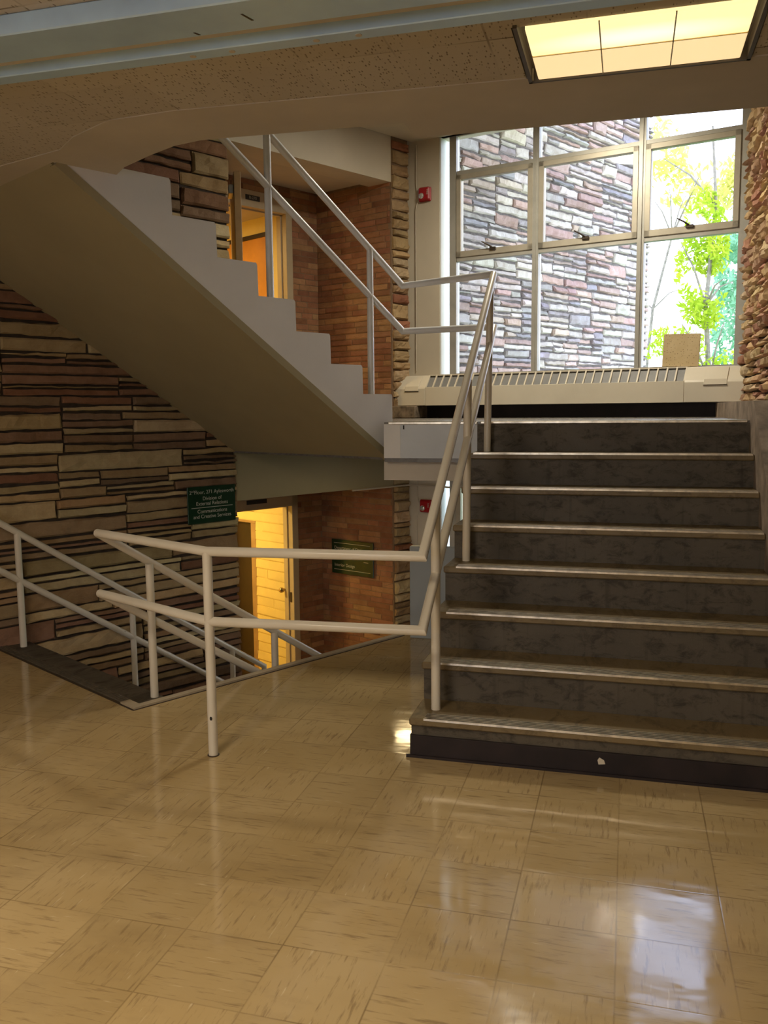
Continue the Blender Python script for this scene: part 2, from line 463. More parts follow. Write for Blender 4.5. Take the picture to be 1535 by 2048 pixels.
WARM = [((0.44, 0.33, 0.17), 6), ((0.35, 0.255, 0.135), 5), ((0.50, 0.40, 0.23), 4), ((0.23, 0.12, 0.07), 2), ((0.28, 0.16, 0.10), 2), ((0.22, 0.145, 0.09), 3), ((0.34, 0.225, 0.115), 2)]
COOL = [((0.60, 0.57, 0.53), 7), ((0.62, 0.59, 0.55), 4), ((0.44, 0.42, 0.41), 3), ((0.50, 0.37, 0.34), 3), ((0.55, 0.44, 0.39), 3), ((0.55, 0.48, 0.41), 2), ((0.36, 0.35, 0.38), 1)]
RUG = [((0.62, 0.45, 0.25), 5), ((0.55, 0.38, 0.22), 4), ((0.46, 0.25, 0.17), 3), ((0.50, 0.32, 0.22), 3), ((0.66, 0.52, 0.33), 2)]
BRICK = [((0.36, 0.18, 0.10), 5), ((0.31, 0.15, 0.085), 4), ((0.40, 0.23, 0.12), 3), ((0.37, 0.21, 0.115), 3), ((0.29, 0.14, 0.08), 2)]

def pick(rng, pal):
    t = sum(w for _, w in pal); r = rng.random() * t
    for c, w in pal:
        r -= w
        if r <= 0: break
    k = rng.uniform(0.82, 1.15)
    return tuple(min(0.95, ch * k * rng.uniform(0.96, 1.04)) for ch in c)

def masonry(name, rects, mat, mortar, pal, seed, relief=0.02, gap=0.006, rough=0.006, res=0.05, depth=0.10, backs=None, matrix=None, parent=None, square=False):
    """stones stand proud of y=0 toward -Y; x along the wall, z up; one mesh"""
    rng = random.Random(seed); V = []; F = []; C = []; MI = []
    for (x0, z0, x1, z1) in rects:
        if min(x1 - x0, z1 - z0) < 2.6 * gap: continue
        col = pick(rng, pal); g = gap * rng.uniform(0.6, 1.3)
        X0, X1, Z0, Z1 = x0 + g, x1 - g, z0 + g, z1 - g
        nx = max(3, min(16, int((X1 - X0) / res) + 2)); nz = max(3, min(7, int((Z1 - Z0) / (res * 0.7)) + 2))
        pr = relief * rng.uniform(0.35, 1.0); tilt = rng.uniform(-1, 1) * relief * 0.25; tz = rng.uniform(-1, 1) * relief * 0.3
        b = len(V); so = Vector((rng.uniform(0, 50), rng.uniform(0, 50), 0))
        sk0, sk1 = (rng.uniform(-1, 1) * g * 1.2, rng.uniform(-1, 1) * g * 1.2) if not square else (0, 0)
        er = min(0.012, (Z1 - Z0) * 0.2, (X1 - X0) * 0.2)
        for j in range(nz):
            w = j / (nz - 1)
            w2 = 0 if j == 0 else 1 if j == nz - 1 else (er / (Z1 - Z0) if j == 1 else 1 - er / (Z1 - Z0) if j == nz - 2 else w)
            for i in range(nx):
                u = i / (nx - 1)
                u2 = 0 if i == 0 else 1 if i == nx - 1 else (er / (X1 - X0) if i == 1 else 1 - er / (X1 - X0) if i == nx - 2 else u)
                x = X0 + (X1 - X0) * u2; z = Z0 + (Z1 - Z0) * w2
                edge = i in (0, nx - 1) or j in (0, nz - 1)
                n1 = noise.noise(Vector((x * 9, z * 16, 0)) + so); n2 = noise.noise(Vector((x * 30, z * 45, 5)) + so)
                y = -(pr + tilt * (2 * u - 1) + tz * (2 * w - 1) + rough * (n1 * 1.6 + n2 * 0.8))
                if edge:
                    y *= 0.55
                    if not square:
                        if j in (0, nz - 1): z += noise.noise(Vector((x * 12, z * 3, 9)) + so) * g * 1.0
                        if i in (0, nx - 1): x += noise.noise(Vector((x * 3, z * 20, 4)) + so) * g * 1.4
                z += (sk0 if j == 0 else sk1 if j == nz - 1 else 0) * (u2 - 0.5)
                V.append((x, min(y, 0.004), z)); C.append(col)
        for j in range(nz - 1):
            for i in range(nx - 1):
                F.append((b + j * nx + i, b + j * nx + i + 1, b + (j + 1) * nx + i + 1, b + (j + 1) * nx + i)); MI.append(0)
        # rim back to the mortar bed
        loop = [j * nx for j in range(nz - 1, 0, -1)] + list(range(nx)) + [j * nx + nx - 1 for j in range(1, nz)] + [(nz - 1) * nx + i for i in range(nx - 2, 0, -1)]
        # ordered perimeter
        per = list(range(nx)) + [j * nx + nx - 1 for j in range(1, nz)] + [(nz - 1) * nx + i for i in range(nx - 2, -1, -1)] + [j * nx for j in range(nz - 2, 0, -1)]
        b2 = len(V)
        for k in per:
            p = V[b + k]; V.append((p[0], 0.012, p[2])); C.append(col)
        n = len(per)
        for k in range(n):
            k2 = (k + 1) % n; F.append((b + per[k2], b + per[k], b2 + k, b2 + k2)); MI.append(0)
    # mortar bed and wall body
    for (x0, z0, x1, z1) in (backs or []):
        b = len(V)
        V += [(x0, 0.0, z0), (x1, 0.0, z0), (x1, depth, z0), (x0, depth, z0), (x0, 0.0, z1), (x1, 0.0, z1), (x1, depth, z1), (x0, depth, z1)]
        C += [(0.1, 0.08, 0.06)] * 8
        F += [tuple(b + i for i in f) for f in [(0, 3, 2, 1), (4, 5, 6, 7), (0, 1, 5, 4), (1, 2, 6, 5), (2, 3, 7, 6), (3, 0, 4, 7)]]; MI += [1] * 6
    me = bpy.data.meshes.new(name); me.from_pydata(V, [], F); me.materials.append(mat); me.materials.append(mortar)
    me.polygons.foreach_set('material_index', MI)
    at = me.color_attributes.new('tone', 'FLOAT_COLOR', 'POINT')
    flat = []
    for c in C: flat += [c[0], c[1], c[2], 1.0]
    at.data.foreach_set('color', flat); me.update()
    o = bpy.data.objects.new(name, me); COL.objects.link(o)
    if parent: o.parent = parent
    if matrix is not None: o.matrix_world = matrix
    return o

def rubble(x0, z0, x1, z1, seed, hmin=0.035, hmax=0.15, lmin=0.2, lmax=0.85):
    rng = random.Random(seed); out = []
    z = z0
    while z < z1 - 0.02:
        h = min(rng.uniform(0.28, 0.55), z1 - z)
        if z1 - z - h < 0.1: h = z1 - z
        x = x0
        while x < x1 - 0.01:
            w = min(rng.uniform(1.0, 2.2), x1 - x)
            if x1 - x - w < 0.3: w = x1 - x
            guillotine(x, z, x + w, z + h, rng, hmin, hmax, lmin, lmax, out); x += w
        z += h
    return out
def bricks(x0, z0, x1, z1, seed, h=0.054, l=0.28):
    rng = random.Random(seed); out = []; k = 0; z = z0
    while z < z1 - 0.01:
        zt = min(z + h, z1); x = x0 - (rng.uniform(0.1, 0.9)) * l
        while x < x1:
            xe = x + l * rng.choice((1, 1, 1, 0.5)); a, b = max(x, x0), min(xe, x1)
            if b - a > 0.02: out.append((a, z, b, zt))
            x = xe
        z += h; k += 1
    return out

# wall frame: local x along wall, -Y faces the room
def wall_frame(origin, ang): return T(*origin) @ Matrix.Rotation(ang, 4, 'Z')
# left stone wall: along FB Y, facing +X(FB).  local x = +Y(FB), local -y = +X(FB)
MW = FB @ T(XW, 0, 0) @ Matrix.Rotation(PI / 2, 4, 'Z')
M['stone_cool'] = mat_stone('outdoor_ledge_stone')
M['brick'] = mat_stone('roman_brick')
rc = rubble(-3.0, LO - 0.1, 1.95, 2.45, 11, 0.034, 0.150, 0.35, 1.3) + rubble(-3.0, 2.45, 1.95, 3.95, 14, 0.065, 0.16, 0.3, 0.9)
o = masonry('wall_left', rc, M['stone'], M['mortar'], WARM, 21, 0.040, 0.0085, 0.009, 0.05, 0.28, backs=[(-3.0, LO - 0.1, 1.93, 5.6)], matrix=MW)
struct(o, 'long left wall of thin coursed tan and red ledge stone', 'wall')
# return face of its end
ME = FB @ T(XW - 0.28, 1.95, 0) @ Matrix.Rotation(PI, 4, 'Z') @ T(-0.28, 0, 0)
# stone pier between the brick recess and the window wall
o = masonry('wall_pier', [r for r in rubble(3.765, LO, 3.98, 3.95, 5, 0.06, 0.15, 0.2, 0.3)], M['stone'], M['brickmortar'],
            [((0.40, 0.28, 0.15), 5), ((0.35, 0.24, 0.13), 4), ((0.32, 0.14, 0.08), 1), ((0.46, 0.35, 0.21), 2)], 8, 0.05, 0.007, 0.016, 0.025, 0.22,
            backs=[(3.765, LO - 0.1, 3.985, 5.6)], matrix=MW)
struct(o, 'narrow rough stone pier beside the window wall', 'wall')
# window wall, right rugged wall, outside wing
MR = T(1.75, 3.82, 0) @ Matrix.Rotation(-PI / 2, 4, 'Z')
o = masonry('wall_right', rubble(0.0, 1.55, 1.9, 4.0, 31, 0.035, 0.10, 0.12, 0.4), M['stone'], M['mortar'], RUG, 32, 0.06, 0.008, 0.014, 0.03, 0.25,
            backs=[(0, LO - 0.1, 10.9, 5.6)], matrix=MR)
struct(o, 'rugged split stone wall at the right of the window', 'wall')
o = masonry('wall_outside', rubble(4.25, 1.2, 8.62, 8.0, 43, 0.05, 0.16, 0.2, 0.75), M['stone_cool'], M['mortar_out'], COOL, 42, 0.052, 0.012, 0.013, 0.045, 0.4,
            backs=[(4.25, -1.6, 8.60, 9.5)], matrix=MW)
struct(o, 'pale grey and pink stone wall of the wing outside the window', 'wall')

# brick recess walls, two storeys
for (z0, z1, nm, lab) in ((UP, 3.60, 'wall_recess_upper', 'upper'), (LO, 0.85, 'wall_recess_lower', 'lower')):
    pass
a_side = math.atan2(3.764 - 3.68, 2.68 - 1.75)
MS = FB @ T(-2.68, 3.68, 0) @ Matrix.Rotation(a_side, 4, 'Z')
o = masonry('wall_brick', bricks(0, LO, 0.922, 0.82, 51) + bricks(0, UP, 0.922, 3.60, 52), M['brick'], M['brickmortar'], BRICK, 53, 0.006, 0.003, 0.002, 0.12, 0.2,
            backs=[(0, LO - 0.1, 0.925, 3.8)], matrix=MS, square=True)
struct(o, 'orange brick side wall of the door recess', 'wall')
MD = FB @ T(-2.68, 0, 0) @ Matrix.Rotation(PI / 2, 4, 'Z')
o = masonry('wall_door', bricks(3.345, LO, 3.68, 0.86, 54) + bricks(3.345, UP, 3.68, 3.62, 55) + bricks(2.2, 3.52, 3.345, 3.62, 56), M['brick'], M['brickmortar'], BRICK, 57,
            0.006, 0.003, 0.002, 0.12, 0.12,
            backs=[(3.34, LO - 0.1, 3.70, 3.8), (1.9, LO - 0.1, 2.30, 3.8), (2.3, 3.50, 3.34, 3.8), (2.3, 0.70, 3.34, UP - 0.01)], matrix=MD, square=True)
struct(o, 'orange brick wall around the two stacked doors', 'wall')
b = MB(); b.box(-2.85, 1.80, LO - 0.1, -2.03, 1.93, 5.6); o = b.build('wall_recess', M['plaster'], matrix=FB); struct(o)

# ------------------------------------------------------------------ hall shell
b = MB()
fl = [(1.75, -7.0), (1.75, 2.05), (-0.52, 2.05)]
p0 = B(0.0, 0.0, 0); pf = B(0.0, 2.02, 0); p1 = B(XW, 0, 0); p2 = B(XW, -3.0, 0)
poly = [(1.75, -7.0), (1.75, 2.02), (pf.x, pf.y), (p0.x, p0.y), (p1.x, p1.y), (p2.x, p2.y), (p2.x, -7.0)]
b.prism(poly, 'z', -0.16, 0.0)
o = b.build('floor', M['floor']); struct(o, 'glossy tan vinyl tile floor', 'floor')
b = MB(); b.box(1.76, -7.0, -0.16, 2.0, -7.1, CZ); 
b = MB(); b.box(p2.x - 0.2, -7.2, -0.16, -3.6, -7.0, CZ + 0.2); b.box(0.2, -7.2, -0.16, 2.0, -7.0, CZ + 0.2); b.box(-3.6, -7.2, 2.35, 0.2, -7.0, CZ + 0.2); b.box(-3.6, -7.2, -0.16, -2.3, -7.0, 2.35); b.box(-2.3, -7.2, -0.16, 0.2, -7.0, 0.9); o = b.build('wall_back', M['plaster_tan']); struct(o)
wb = empty('window_added', T(-1.05, -7.1, 0.9)); struct(wb, 'unseen window added behind the viewer to light the hall', 'window')  # unseen opening, added to bring daylight in from behind
b = MB()
for xx in (-1.25, -0.43, 0.39, 1.21): b.box(xx, -0.03, 0, xx + 0.04, 0.03, 1.45)
b.box(-1.25, -0.03, 0, 1.25, 0.03, 0.05); b.box(-1.25, -0.03, 1.40, 1.25, 0.03, 1.45); b.build('window_frame', M['frame'], wb)
b = MB(); b.box(-1.25, 0.0, 0.0, 1.25, 0.006, 1.45); b.build('pane', M['glass'], wb)
b = MB(); b.box(p2.x - 0.2, -7.0, -0.16, p2.x, p2.y + 0.1, CZ + 0.2); o = b.build('wall_hall_left', M['plaster_tan']); struct(o)

# ceiling: slab with rounded well corner
curve = [(-1.561, 0.275), (-1.40, 0.165), (-1.193, 0.035), (-1.014, -0.062), (-0.877, -0.097), (-0.735, -0.095), (-0.434, -0.08), (0.0, -0.06), (0.0, 0.14), (1.75, 0.17)]
s0 = B(0.0, -0.284, 0); s1 = B(XW, -0.284, 0)
e0 = B(0.0, 0.03, 0)
cp = [(s1.x, s1.y), (s0.x, s0.y), (e0.x, e0.y)] + curve[1:] + [(1.75, -0.43)]
tile_bd = [(-0.80, -0.43), (-0.80, -0.475), (-1.10, -0.43), (-1.24, -0.355), (-1.36, -0.289), (-1.517, -0.155), (-1.937, -0.017), (-2.55, 0.05)]
lz = CZ
b = MB()
b.prism([(s1.x, s1.y), (s0.x, s0.y), (e0.x, e0.y)] + curve[1:] + [(1.75, -0.365), (1.23, -0.365), (0.545, -0.365), (0.52, -0.39), (-0.80, -0.455)] + tile_bd[2:-1] + [(-2.30, 0.02)], 'z', CZ, CZ + 0.19)
o = b.build('ceiling', M['plaster_tan']); struct(o, 'smooth tan plaster edge of the ceiling around the stairwell', 'ceiling')
b = MB()
b.prism([(1.75, -7.0), (p2.x, -7.0), (p2.x, p2.y), (s1.x, s1.y), (-2.30, 0.02)] + tile_bd[2:-1][::-1] + [(-0.80, -0.455), (0.52, -0.39), (0.52, -0.803), (1.75, -0.803)], 'z', CZ + 0.004, CZ + 0.19)
b.box(1.252, -0.803, CZ + 0.004, 1.75, -0.365, CZ + 0.19)
o = b.build('ceiling_tiled', M['tile']); struct(o, 'fissured acoustic tile ceiling of the hall', 'ceiling')
b = MB(); b.box(0.50, -0.86, CZ + 0.13, 1.27, -0.33, CZ + 0.188); o = b.build('ceiling_recess', M['black']); struct(o)
b = MB(); b.box(-6, -1.0, 5.6, 4.0, 6.5, 5.7); o = b.build('ceiling_sky_block', M['plaster']); struct(o)  # unseen cap over the stairwell, added to keep skylight out
b = MB(); b.box(-6, -1.1, CZ + 0.19, 2.0, -1.0, 5.6); o = b.build('wall_above', M['plaster']); struct(o)

# bulkhead under the ceiling
bk = empty('ceiling_beam', T(0, -1.15, CZ)); tag(bk, 'track beam running across the ceiling, blue daylight put into its colour', 'beam')
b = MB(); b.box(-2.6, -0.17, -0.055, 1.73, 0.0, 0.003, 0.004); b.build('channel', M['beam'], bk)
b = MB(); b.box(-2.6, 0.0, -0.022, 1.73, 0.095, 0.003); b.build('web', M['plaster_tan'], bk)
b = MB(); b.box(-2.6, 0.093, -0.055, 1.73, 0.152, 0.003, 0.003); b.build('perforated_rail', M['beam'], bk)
for (sx0, sy0, sx1, sy1) in ((-0.16, -0.10, -0.152, -0.055), (-0.34, -0.03, -0.337, -0.012)):
    b = MB(); b.prism([(sx0, sy0), (sx0 + 0.006, sy0), (sx1 + 0.012, sy1), (sx1 + 0.005, sy1)], 'z', -0.0562, -0.0548); b.build('scuff', M['latch'], bk)
for hx in (-0.42, -0.29, -0.02, 0.11):
    b = MB(); b.tube([(hx, 0.122, -0.0535), (hx, 0.122, -0.0565)], 0.010, 14); b.build('bolt_hole', M['plaster_tan'], bk)

# lamp fixture --------------------------------------------------------------
def fixture(x0, x1, y0, y1, z, label, watts, group=None, big=True):
    cx, cy = (x0 + x1) / 2, (y0 + y1) / 2; hx, hy = (x1 - x0) / 2, (y1 - y0) / 2
    t = empty('ceiling_light', T(cx, cy, z)); tag(t, label, 'ceiling light', group)
    b = MB()
    for (a0, b0, a1, b1) in ((-hx - .035, -hy - .02, -hx - .022, hy + .03), (hx + .022, -hy - .02, hx + .035, hy + .03), (-hx - .035, hy + .018, hx + .035, hy + .03)):
        b.box(a0, b0, -0.006, a1, b1, 0.05)
    b.build('trim_frame', M['trough'], t)
    b = MB(); b.box(-hx - .03, -hy - .015, 0.04, hx + .03, hy + .025, 0.11); b.build('housing', M['trough'], t)
    b = MB(); b.box(-hx, -hy, -0.006, hx, hy, 0.02, 0.003); b.build('diffuser', M['diffuser'], t)
    b = MB()
    for k in (1, 2):
        xx = -hx + 2 * hx * k / 3; b.box(xx - .002, -hy, -0.0085, xx + .002, hy, -0.004)
    b.box(-hx, -0.002, -0.0085, hx, 0.002, -0.004); b.build('divider', M['brass'], t)
    if watts:
        l = bpy.data.lights.new('lamp', 'AREA'); l.shape = 'RECTANGLE'; l.size = 2 * hx; l.size_y = 2 * hy; l.energy = watts; l.color = (1.0, 0.84, 0.63)
        lo = bpy.data.objects.new('lamp', l); COL.objects.link(lo); lo.parent = t; lo.location = (0, 0, -0.012)
    return t
fixture(0.562, 1.212, -0.80, -0.385, CZ, 'lit recessed ceiling light with a six-panel glowing diffuser', 0)
for (fx, fy, wh) in ((-0.9, -2.9, 'nearest the stairwell, left of the viewer'), (-0.9, -5.2, 'farthest back on the left'), (0.9, -4.9, 'directly behind the viewer')):  # unseen lamps, added to fill the hall with warm light
    fixture(fx - .33, fx + .33, fy - .33, fy + .33, CZ, 'added hall fill light ' + wh, FILL_HALL, 'added hall fill lights')

# ------------------------------------------------------------------ right staircase
TR, RS = 0.2484, 0.18
st = empty('staircase', T(0, 0, 0)); tag(st, 'right-hand flight of worn dark concrete steps rising to the window landing', 'stairs')
for i in range(7):
    y0 = i * TR; z1 = RS * (i + 1)
    b = MB(); xr = 1.548
    b.cur = 0; b.box(0.0, y0 + 0.008, 0.0, xr, y0 + TR + 0.02, z1 - 0.022)
    b.cur = 1; b.box(-0.006, y0 - 0.014, z1 - 0.034, xr, y0 + TR + 0.012, z1, 0.006)
    s_ = b.build('step', [M['riser'], M['tread']], st)
    b = MB(); xa = 0.06 if i < 5 else 0.02
    b.box(xa, y0 - 0.018, z1 - 0.006, xr - 0.01, y0 - 0.012, z1 + 0.003)
    for k in range(4): b.box(xa, y0 + 0.002 + k * 0.017, z1 - 0.002, xr - 0.01, y0 + 0.005 + k * 0.017, z1 + 0.0028)
    b.build('nosing_strip', M['nosing'], s_)
    b = MB(); b.box(xa, y0 - 0.012, z1 - 0.002, xr - 0.01, y0 + 0.062, z1 + 0.0012); b.build('grit_insert', M['groove'], s_)
b = MB(); b.box(-0.004, -0.004, 0.0, 1.548, 0.008, 0.10, 0.002); b.box(-0.004, 0.0, 0.0, 0.0, 0.24, 0.10); b.box(-0.02, -0.012, 0.0, 1.55, 0.0, 0.012)
b.build('vinyl_base', M['base'], st)
b = MB(); b.prism([(0.80, 0.048), (0.827, 0.052), (0.822, 0.068), (0.803, 0.078), (0.796, 0.066)], 'y', -0.0065, -0.0035)
b.build('chip', M['plaster'], st)
# stair side wall and curb at the right
b = MB()
b.prism([(-0.3, 0.0), (3.80, 0.0), (3.80, 1.55), (1.6, 1.55), (-0.05, 0.36), (-0.3, 0.36)], 'x', 1.548, 1.755)
o = b.build('trim_1', plain('weathered_curb', (0.33, 0.26, 0.20), 0.7, var=0.25, scale=8)); struct(o, 'concrete curb beside the right-hand steps', 'curb')

# upper landing (structure)
b = MB()
lp = [(-0.005, 1.739), (1.548, 1.739), (1.548, 3.9), Wn(3.0, 0, 0).xy, Wn(0, 0, 0).xy, B(XW, 1.93, 0).xy, B(0, 1.93, 0).xy]
a = B(0, 1.93, 0); c_ = B(XW, 1.93, 0); k0 = Wn(0.05, 0.05, 0); k1 = Wn(2.84, 0.05, 0)
outline = [(a.x, 1.739 if a.y > 1.739 else a.y), (1.548, 1.739), (1.548, 3.8), (k1.x, k1.y), (k0.x, k0.y), (c_.x, c_.y), (a.x, a.y)]
b.prism(outline, 'z', 1.19, UP)
o = b.build('floor_landing', [M['landing']]); struct(o, 'upper landing slab in front of the window', 'landing')
b = MB(); b.box(a.x, 1.728, 1.215, -0.486, 1.738, UP - 0.012); o = b.build('trim_12', M['white']); struct(o)
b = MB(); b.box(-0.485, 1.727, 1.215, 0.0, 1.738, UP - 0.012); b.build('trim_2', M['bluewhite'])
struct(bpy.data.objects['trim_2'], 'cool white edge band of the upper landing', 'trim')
b = MB(); b.box(a.x + 0.03, 1.722, UP - 0.016, 0.0, 1.745, UP + 0.003, 0.004); o = b.build('trim_3', M['nosing']); struct(o)
b = MB(); b.box(0.02, 1.722, UP - 0.014, 1.535, 1.80, UP + 0.003, 0.004); o = b.build('trim_4', M['nosing']); struct(o, 'bright worn metal nosing along the upper landing edge', 'trim')
b = MB(); b.box(-0.006, 1.728, 1.26, 1.548, 1.7385, UP - 0.014); o = b.build('trim_5', M['riser']); struct(o)
b = MB(); b.box(a.x - 0.02, 1.80, 1.07, 0.0, 1.95, 1.19); o = b.build('trim_6', M['plaster_tan']); struct(o)
b = MB(); b.box(-0.467, 1.7255, 1.395, -0.459, 1.7275, 1.42); o = b.build('cover_hook', M['black']); tag(o, 'tiny dark bracket on the landing edge band', 'bracket')
# underside lamp below the landing and lower landing floor
lo_out = [(pf.x - 0.7, pf.y - 0.9), (2.0, 1.0), (2.0, 4.0), (k1.x, k1.y), (k0.x, k0.y), (c_.x - 1.0, c_.y + 0.55)]
b = MB(); b.box(-4.6, 0.0, LO - 0.12, 2.0, 5.2, LO)
o = b.build('floor_lower', M['floor']); struct(o, 'lower landing floor', 'floor')
# upper-upper landing (ceiling of the landing)
b = MB(); b.prism([(-0.53, 1.739), (1.75, 1.739), (1.75, 3.9), (k1.x, k1.y), (k0.x, k0.y), (c_.x, c_.y), (a.x, a.y)], 'z', 3.97, 4.22)
o = b.build('ceiling_landing', M['plaster']); struct(o, 'underside of the next landing up', 'ceiling')
# next flight up, above the right-hand stair
b = MB(); b.prism([(0.14, CZ), (0.14, CZ + 0.19), (1.739, 4.22), (1.739, 3.97), (1.62, 3.80)], 'x', 0.0, 1.548)
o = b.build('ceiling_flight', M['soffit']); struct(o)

# ------------------------------------------------------------------ left flight up (white, underside visible)
RU, RI = 0.2675, 0.178
lf = empty('staircase', FB.copy()); tag(lf, 'upper left flight seen from its smooth cream underside with white sawtooth side', 'stairs')
saw = []
al = 1.933; z = UP
saw.append((al + 0.02, 1.205)); saw.append((al + 0.0, UP))
for k in range(8):
    z2 = UP + RI * (k + 1); y_ = al - RU * k
    saw += [(y_, z2 - 0.012), (y_ - 0.008, z2)]
    if k < 7: saw += [(y_ - RU + 0.004, z2)]
saw.append((-0.2, UP + RI * 8)); saw.append((-0.284, CZ + 0.02)); saw.append((-0.26, CZ - 0.0))
SL = (CZ - 1.205) / (1.90 + 0.26)
b = MB(); b.prism(saw[::-1], 'x', -0.03, 0.0); b.build('stringer', M['white'], lf)
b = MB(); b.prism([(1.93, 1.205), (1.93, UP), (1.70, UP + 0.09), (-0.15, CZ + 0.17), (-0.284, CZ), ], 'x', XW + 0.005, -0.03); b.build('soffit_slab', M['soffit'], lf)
b = MB(); b.prism([(1.90, 1.19), (1.93, 1.222), (-0.25, CZ + 0.018), (-0.28, CZ - 0.012)], 'x', -0.045, 0.004); b.build('edge_bead', M['soffit'], lf)
for k in range(7):
    b = MB(); y_ = al - RU * k; b.box(XW + 0.03, y_ - RU, UP + RI * k - 0.06, -0.03, y_ - 0.002, UP + RI * (k + 1) - 0.004)
    b.build('step', M['tread'], lf)
# fascia wall beam over the recess (two storeys)
for (zb, zt, nm) in ((0.805, 1.215, 'trim_7'), (3.58, 4.1, 'trim_8')):
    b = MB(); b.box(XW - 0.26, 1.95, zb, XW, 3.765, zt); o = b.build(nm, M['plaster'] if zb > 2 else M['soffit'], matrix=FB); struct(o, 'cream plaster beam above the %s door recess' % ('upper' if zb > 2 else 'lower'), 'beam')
b = MB(); b.box(-2.85, 1.93, 3.62, XW - 0.26, 3.85, 3.72); o = b.build('ceiling_recess_upper', M['plaster_tan'], matrix=FB); struct(o)
b = MB(); b.box(-2.85, 1.93, 0.86, XW - 0.26, 3.85, UP); o = b.build('ceiling_recess_lower', M['plaster_tan'], matrix=FB); struct(o, 'ceiling of the lower door recess', 'ceiling')
b = MB(); b.tube([B(XW + 0.03, 3.2, 0.80), B(XW + 0.03, 3.99, 0.80), Wn(0.45, -0.03, 0.79)], 0.008, 8); o = b.build('conduit', M['conduit']); tag(o, 'thin horizontal conduit across the lower stone pier', 'conduit')

# ------------------------------------------------------------------ flight going down
df = empty('staircase', FB.copy()); tag(df, 'descending flight at the left with a dark concrete top step', 'stairs')
b = MB(); b.box(XW, 0.0, -0.16, -0.13, 0.05, 0.0015); b.box(XW, 0.05, -0.16, -0.035, 0.215, 0.0015); top = b.build('step', M['riser'], df)
b = MB()
for k in range(4): b.box(XW, 0.008 + k * 0.017, 0.001, -0.13, 0.018 + k * 0.017, 0.005)
b.build('nosing_strip', M['groove'], top)
for k in range(1, 8):
    b = MB(); b.box(XW, 0.21 + RU * (k - 1), -0.175 * k - 0.2, -0.035, 0.21 + RU * k + 0.02, -0.175 * k, 0.004); b.build('step', M['riser'], df)
b = MB(); b.box(-0.035, 0.05, -0.30, 0.008, 2.02, 0.012); b.box(-0.13, -0.004, -0.10, 0.008, 0.05, 0.012); o = b.build('trim_9', M['curb'], matrix=FB); struct(o, 'tan curb strip along the edge of the stairwell opening', 'trim')
b = MB(); b.box(0.008, -0.012, -0.01, 0.016, 2.02, 0.0025); b.box(-0.13, -0.014, -0.01, 0.008, -0.004, 0.0024); b.box(XW, -0.012, -0.01, -0.13, -0.0, 0.0025); o = b.build('trim_10', M['darkline'], matrix=FB); struct(o)
# well side wall under the hall floor
b = MB(); b.box(-0.03, 0.0, LO, 0.10, 2.0, -0.16); o = b.build('wall_well', M['plaster'], matrix=FB); struct(o)
b = MB(); b.box(-4.6, -0.25, LO, 2.0, -0.16 + 0.0, -0.16); 

# grey panel closing the far edge of the floor
b = MB(); b.box(-0.487, 1.957, 0.0, 0.0, 2.015, 0.62, 0.004); o = b.build('guard_panel', M['greypanel']); tag(o, 'low blue-grey metal panel at the far edge of the floor, left of the steps', 'panel')

# ------------------------------------------------------------------ railings
rr = 0.0212
def pipe_part(root, name, pts, r=rr, mat='pipe'):
    b = MB(); b.tube(pts, r, 16); return b.build(name, M[mat], root, smooth=True)
inv = lambda root, p: root.matrix_world.inverted() @ Vector(p)
def rail_thing(label, origin):
    t = empty('handrail', T(*origin)); tag(t, label, 'handrail'); return t
# guard along the floor edge, then up the right-hand stair
g = rail_thing('cream pipe guardrail bending from the floor post up the left side of the right-hand steps', (-0.853, -0.202, 0))
og = Vector((-0.853, -0.202, 0))
cT, cM = Vector((-1.667, 0.211, 0.915)), Vector((-1.672, 0.216, 0.606))
slope = RS / TR
A_ = lambda y, z0: Vector((0.085, y, z0 + slope * (y + 0.13)))
topA = Vector((0.085, 1.80, 2.325)); lowA = Vector((0.085, 1.83, 2.015))
pipe_part(g, 'top_rail', [p - og for p in (cT, Vector((-0.853, -0.202, 0.915)), Vector((0.085, -0.13, 0.915)), topA)])
pipe_part(g, 'mid_rail', [p - og for p in (cM, Vector((-0.853, -0.202, 0.606)), Vector((0.085, -0.14, 0.606)), lowA)])
pipe_part(g, 'post', [(0, 0, 0.0), (0, 0, 0.915)])
for (px_, py_, zb) in ((0.085, 0.125, 0.18), (0.078, 0.923, 0.72), (0.07, 1.672, 1.26)):
    zt = 0.915 + slope * (py_ + 0.13) - 0.01
    pipe_part(g, 'post', [Vector((px_, py_, zb)) - og, Vector((0.085, py_, zt)) - og])
b = MB(); b.sphere((0.004, -0.021, 0.175), 0.006, (1, 0.4, 1.5)); b.build('screw_hole', M['black'], g)
b = MB(); b.tube([(0, 0, 0.0), (0, 0, 0.004)], 0.026, 18); b.build('foot_ring', M['darkline'], g)
# left flight
h_ = rail_thing('pipe handrail climbing the upper left flight from the landing, daylight put into its pale colour', tuple(B(-0.1, 1.84, UP + RI)))
oh = h_.location.copy()
cb = B(-0.1, 2.145, 2.335); cbl = B(-0.1, 2.145, 2.038)
def BR(y, z0): return B(-0.1, y, z0 + 0.668 * (2.145 - y))
pipe_part(h_, 'top_rail', [topA + Vector((-0.01, 0.0, 0.0)) - oh, cb - oh, BR(-0.1, 2.335) - oh], mat='pipe_daylit')
pipe_part(h_, 'mid_rail', [lowA + Vector((-0.01, 0, 0)) - oh, cbl - oh, BR(-0.1, 2.038) - oh], mat='pipe_daylit')
for (y_, zb) in ((1.84, UP + RI), (1.03, UP + 4 * RI)):
    pipe_part(h_, 'post', [B(-0.1, y_, zb - 0.01) - oh, BR(y_, 2.335) - oh], mat='pipe_daylit')
